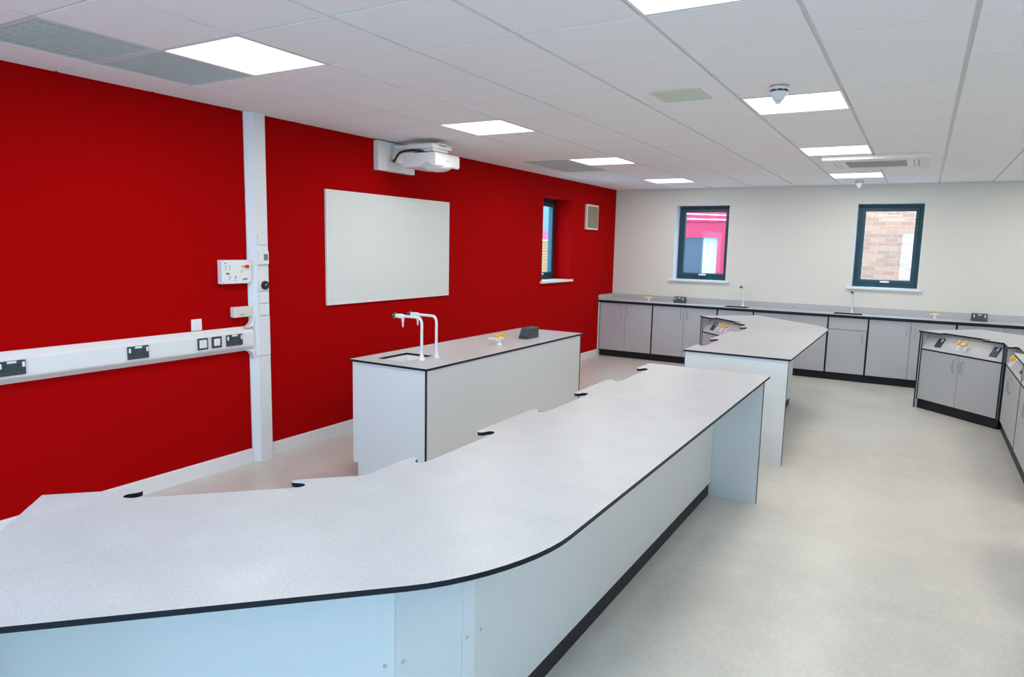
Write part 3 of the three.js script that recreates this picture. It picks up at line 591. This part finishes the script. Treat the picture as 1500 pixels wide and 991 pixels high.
{
  const g = thing('key_switch_box', 'small cream box with key switch beside the vertical trunking', 'switch box', [0.002, 1.213, 7.546]);
  part('housing', rbox(0, 0.045, -0.04, 0.04, -0.081, 0.081, 0.006), M.offwhite, g);
  part('key_switch', merge(new THREE.CylinderGeometry(0.006, 0.006, 0.008, 12).rotateZ(Math.PI / 2).translate(0.048, -0.018, 0.0), box(0.045, 0.0462, -0.024, -0.012, 0.004, 0.022)), M.steel, g);
}
function trunkPlate(name, label, y, h, w, extra) {
  const g = thing(name, label, 'wall control', [0.0638, y, 7.363], Math.PI / 2);
  part('plate', rbox(-w / 2, w / 2, -h / 2, h / 2, 0, 0.011, 0.003), M.gloss, g); if (extra) extra(g); return g;
}
trunkPlate('blank_plate', 'white twin outlet plate high on the vertical trunking', 1.77, 0.082, 0.086, (g) => { for (const s of [-1, 1]) part('port', box(s * 0.02 - 0.007, s * 0.02 + 0.007, -0.018, -0.008, 0.0108, 0.0118), M.white, g); });
trunkPlate('thermostat', 'white room thermostat with grey display on the vertical trunking', 1.628, 0.112, 0.1, (g) => { part('body', rbox(-0.045, 0.045, -0.05, 0.05, 0.009, 0.022, 0.004), M.gloss, g); part('display', box(-0.004, 0.034, -0.02, 0.028, 0.0215, 0.0228), M.lcd, g); });
trunkPlate('rotary_control', 'white control with round black dial on the vertical trunking', 1.413, 0.088, 0.09, (g) => { part('dial', new THREE.CylinderGeometry(0.033, 0.035, 0.014, 32).rotateX(Math.PI / 2).translate(0.006, 0, 0.017), M.black, g); part('dial_mark', box(0.0, 0.022, -0.004, 0.002, 0.0236, 0.0246).rotateZ(0.6), M.grille, g); });
trunkPlate('network_outlet', 'white network outlet plate below the round dial', 1.312, 0.078, 0.084, (g) => { part('port', box(0.002, 0.016, 0.006, 0.018, 0.0108, 0.0118), M.grille, g); });
trunkPlate('fused_spur', 'lowest white outlet plate on the vertical trunking above the junction', 1.222, 0.088, 0.084, (g) => { for (const s of [-1, 1]) part('port', box(s * 0.022 - 0.006, s * 0.022 + 0.006, -0.006, 0.006, 0.0108, 0.0118), M.white, g); });

{ // whiteboard
  const g = thing('whiteboard', 'large glossy whiteboard with thin white frame on the red wall', 'whiteboard', [0.001, 1.205, 4.81]);
  const w = 1.827, h = 1.01, f = rect(0, w, 0, h); f.holes.push(rectHole(0.012, w - 0.012, 0.012, h - 0.012));
  part('frame', new THREE.ExtrudeGeometry(f, { depth: 0.02, bevelEnabled: false }).applyMatrix4(new THREE.Matrix4().makeBasis(new THREE.Vector3(0, 0, 1), new THREE.Vector3(0, 1, 0), new THREE.Vector3(-1, 0, 0))).translate(0.021, 0, 0), M.gloss, g);
  part('board', box(0, 0.016, 0.01, h - 0.01, 0.01, w - 0.01), M.board, g);
  part('maker_mark', merge(box(0.016, 0.0166, 0.03, 0.07, 0.075, 0.081), box(0.016, 0.0166, 0.03, 0.036, 0.04, 0.075), box(0.016, 0.0166, 0.044, 0.05, 0.045, 0.07)), M.grille, g);
}
{ // projector on its wall mount
  const w = thing('projector_mount', 'white wall plate and arm carrying the projector above the whiteboard', 'mount', [0.001, 2.44, 5.735]);
  part('wall_plate', rbox(0, 0.06, 0, 0.272, -0.27, 0.27, 0.004), M.gloss, w);
  part('arm', rbox(0.06, 0.6, 0.215, 0.246, -0.06, 0.06, 0.004), M.gloss, w);
  part('head_plate', rbox(0.3, 0.6, 0.192, 0.232, -0.15, 0.15, 0.005), M.gloss, w);
  part('head_plate', rbox(0.33, 0.58, 0.168, 0.196, -0.12, 0.12, 0.004), M.gloss, w);
  part('bracket', box(0.06, 0.075, 0.09, 0.24, -0.09, 0.09), M.steel, w);
  const cable = single('projector_cable', tube([[0.07, 2.55, 5.8], [0.13, 2.53, 5.86], [0.2, 2.6, 5.87], [0.34, 2.618, 5.88], [0.45, 2.612, 5.86], [0.5, 2.6, 5.82]], 0.011, 40, 8), M.black, 'black cable looping behind the projector to the wall plate', 'cable');
  const p = thing('projector', 'white short throw projector hung from the wall mount', 'projector', [0.262, 2.462, 5.52]);
  const s = new THREE.Shape();                                    // outline in (x, y), extruded along z
  s.moveTo(0.0, 0.012); s.lineTo(0.012, 0); s.lineTo(0.19, 0.004); s.lineTo(0.27, 0.042); s.lineTo(0.37, 0.008); s.lineTo(0.383, 0.02); s.lineTo(0.383, 0.11); s.lineTo(0.37, 0.128); s.lineTo(0.012, 0.128); s.lineTo(0, 0.116); s.closePath();
  part('body', new THREE.ExtrudeGeometry(s, { depth: 0.372, bevelEnabled: true, bevelThickness: 0.004, bevelSize: 0.004, bevelOffset: -0.004, bevelSegments: 2 }).translate(0, 0, 0.004), M.gloss, p);
  part('lens_housing', new THREE.SphereGeometry(1, 28, 18).scale(0.13, 0.05, 0.15).translate(0.26, 0.02, 0.19), M.gloss, p);
  const v = []; for (let k = 0; k < 10; k++) v.push(box(0.03 + k * 0.0165, 0.036 + k * 0.0165, 0.05, 0.112, 0.3795, 0.3812));
  part('vent_grille', merge(v, box(0.028, 0.192, 0.1, 0.108, 0.3795, 0.3814)), M.grille, p);
  const t = canvasTexture(128, 40, (c) => { c.fillStyle = '#e4e5e4'; c.fillRect(0, 0, 128, 40); c.fillStyle = '#55585a'; c.font = 'bold 26px sans-serif'; c.fillText('EPSON', 14, 29); });
  part('maker_mark', new THREE.PlaneGeometry(0.05, 0.0156).rotateY(Math.PI / 2).translate(0.3836, 0.062, 0.19), new THREE.MeshStandardMaterial({ map: t, roughness: 0.4 }), p);
}
{ // wall loudspeaker
  const g = thing('wall_speaker', 'cream wall loudspeaker with brown grille near the red wall corner', 'speaker', [0.002, 2.035, 1.035]);
  part('cabinet', rbox(0, 0.045, 0, 0.385, -0.22, 0.22, 0.012, 3), M.offwhite, g);
  part('grille', rbox(0.036, 0.048, 0.028, 0.357, -0.195, 0.195, 0.005), M.mesh, g);
}

// ---------------------------------------------------------------- outside
{
  const ground = single('outside_ground', box(-30, 30, -0.4, -0.2, -30, 40), M.paving, 'grey paving outside the windows', 'ground'); ground.userData.kind = 'structure';
  // red brick wall opposite the right hand window
  const bw = thing('brick_wall', 'neighbouring red brick wall seen through the right window', 'wall', [2.2, -0.2, -3.5]);
  part('mortar_bed', box(0, 6, 0, 4.2, -0.2, -0.004), M.mortar, bw);
  const bg = box(-0.1075, 0.1075, -0.0325, 0.0325, -0.05, 0.004), mats = [M.brickA, M.brickB, M.brickC]; let n = 0; const rest = [];
  for (let r = 0; r < 55; r++) for (let c = 0; c < 27; c++) {
    const x = 0.11 + c * 0.225 + (r % 2 ? 0.1125 : 0), y = 0.04 + r * 0.075; if (x > 5.9) continue;
    const wx = x + 2.2, wy = y - 0.2;
    if (n < 296 && wx > 2.95 && wx < 5.1 && wy > 0.85 && wy < 3.0) { part('brick', bg, mats[Math.floor(rnd() * 3)], bw, [x, y, 0]); n++; } else rest.push([x, y]);
  }
  const im = finish(new THREE.InstancedMesh(bg, M.brickA, rest.length)); im.name = 'brick_courses'; im.userData.kind = 'stuff';
  rest.forEach(([x, y], k) => im.setMatrixAt(k, new THREE.Matrix4().makeTranslation(x, y, 0))); bw.add(im);
  // red clad block opposite the left hand window
  const rb = thing('red_clad_block', 'neighbouring block with red cladding and dark glazing seen through the left window', 'building', [-2.5, -0.2, -3.6]);
  const s = rect(0, 4.6, 0, 4); s.holes.push(rectHole(1.4, 3.31, 0.9, 2.22));
  part('cladding', new THREE.ExtrudeGeometry(s, { depth: 0.15, bevelEnabled: false }).translate(0, 0, -0.15), M.redClad, rb);
  for (const y of [2.55, 2.85]) part('cladding_rail', box(0, 4.6, y, y + 0.05, 0, 0.03), M.redClad, rb);
  part('pane', box(1.4, 3.0, 0.9, 2.22, -0.14, -0.12), M.darkGlass, rb); part('blind', box(3.0, 3.31, 0.9, 2.22, -0.14, -0.1), M.blind, rb);
  part('coping', box(-0.1, 4.6, 4, 4.1, -0.25, 0.06), M.greyClad, rb);
  for (const [a, b] of [[[0, 2.95, 0.3], [4.6, 2.62, 0.35]], [[0, 2.8, 0.3], [4.6, 2.55, 0.34]]]) part('cable', tube([a, [(a[0] + b[0]) / 2, (a[1] + b[1]) / 2 - 0.06, 0.33], b], 0.012, 20, 6), M.white, rb);
  // yellow brick and grey clad block outside the red wall window
  const yb = thing('yellow_brick_block', 'neighbouring yellow brick block with grey cladding seen through the red wall window', 'building', [-4, -0.2, -12]);
  part('mortar_bed', box(-0.2, -0.004, 0, 2.15, 0, 14), M.mortar, yb);
  const yg = box(-0.05, 0.004, -0.0325, 0.0325, -0.1075, 0.1075), yi = [];
  for (let r = 0; r < 28; r++) for (let c = 0; c < 61; c++) yi.push([0.045 + r * 0.075, 0.11 + c * 0.225 + (r % 2 ? 0.1125 : 0)]);
  const ym = finish(new THREE.InstancedMesh(yg, M.brickY, yi.length)); ym.name = 'brick_courses'; ym.userData.kind = 'stuff'; yi.forEach(([y, z], k) => ym.setMatrixAt(k, new THREE.Matrix4().makeTranslation(0, y, z))); yb.add(ym);
  part('red_band', box(-0.2, 0.03, 2.15, 2.36, 0, 14), M.redClad, yb);
  part('cladding', box(-0.2, 0.01, 2.36, 4.2, 0, 14), M.greyClad, yb);
}

renderer.render(scene, camera);
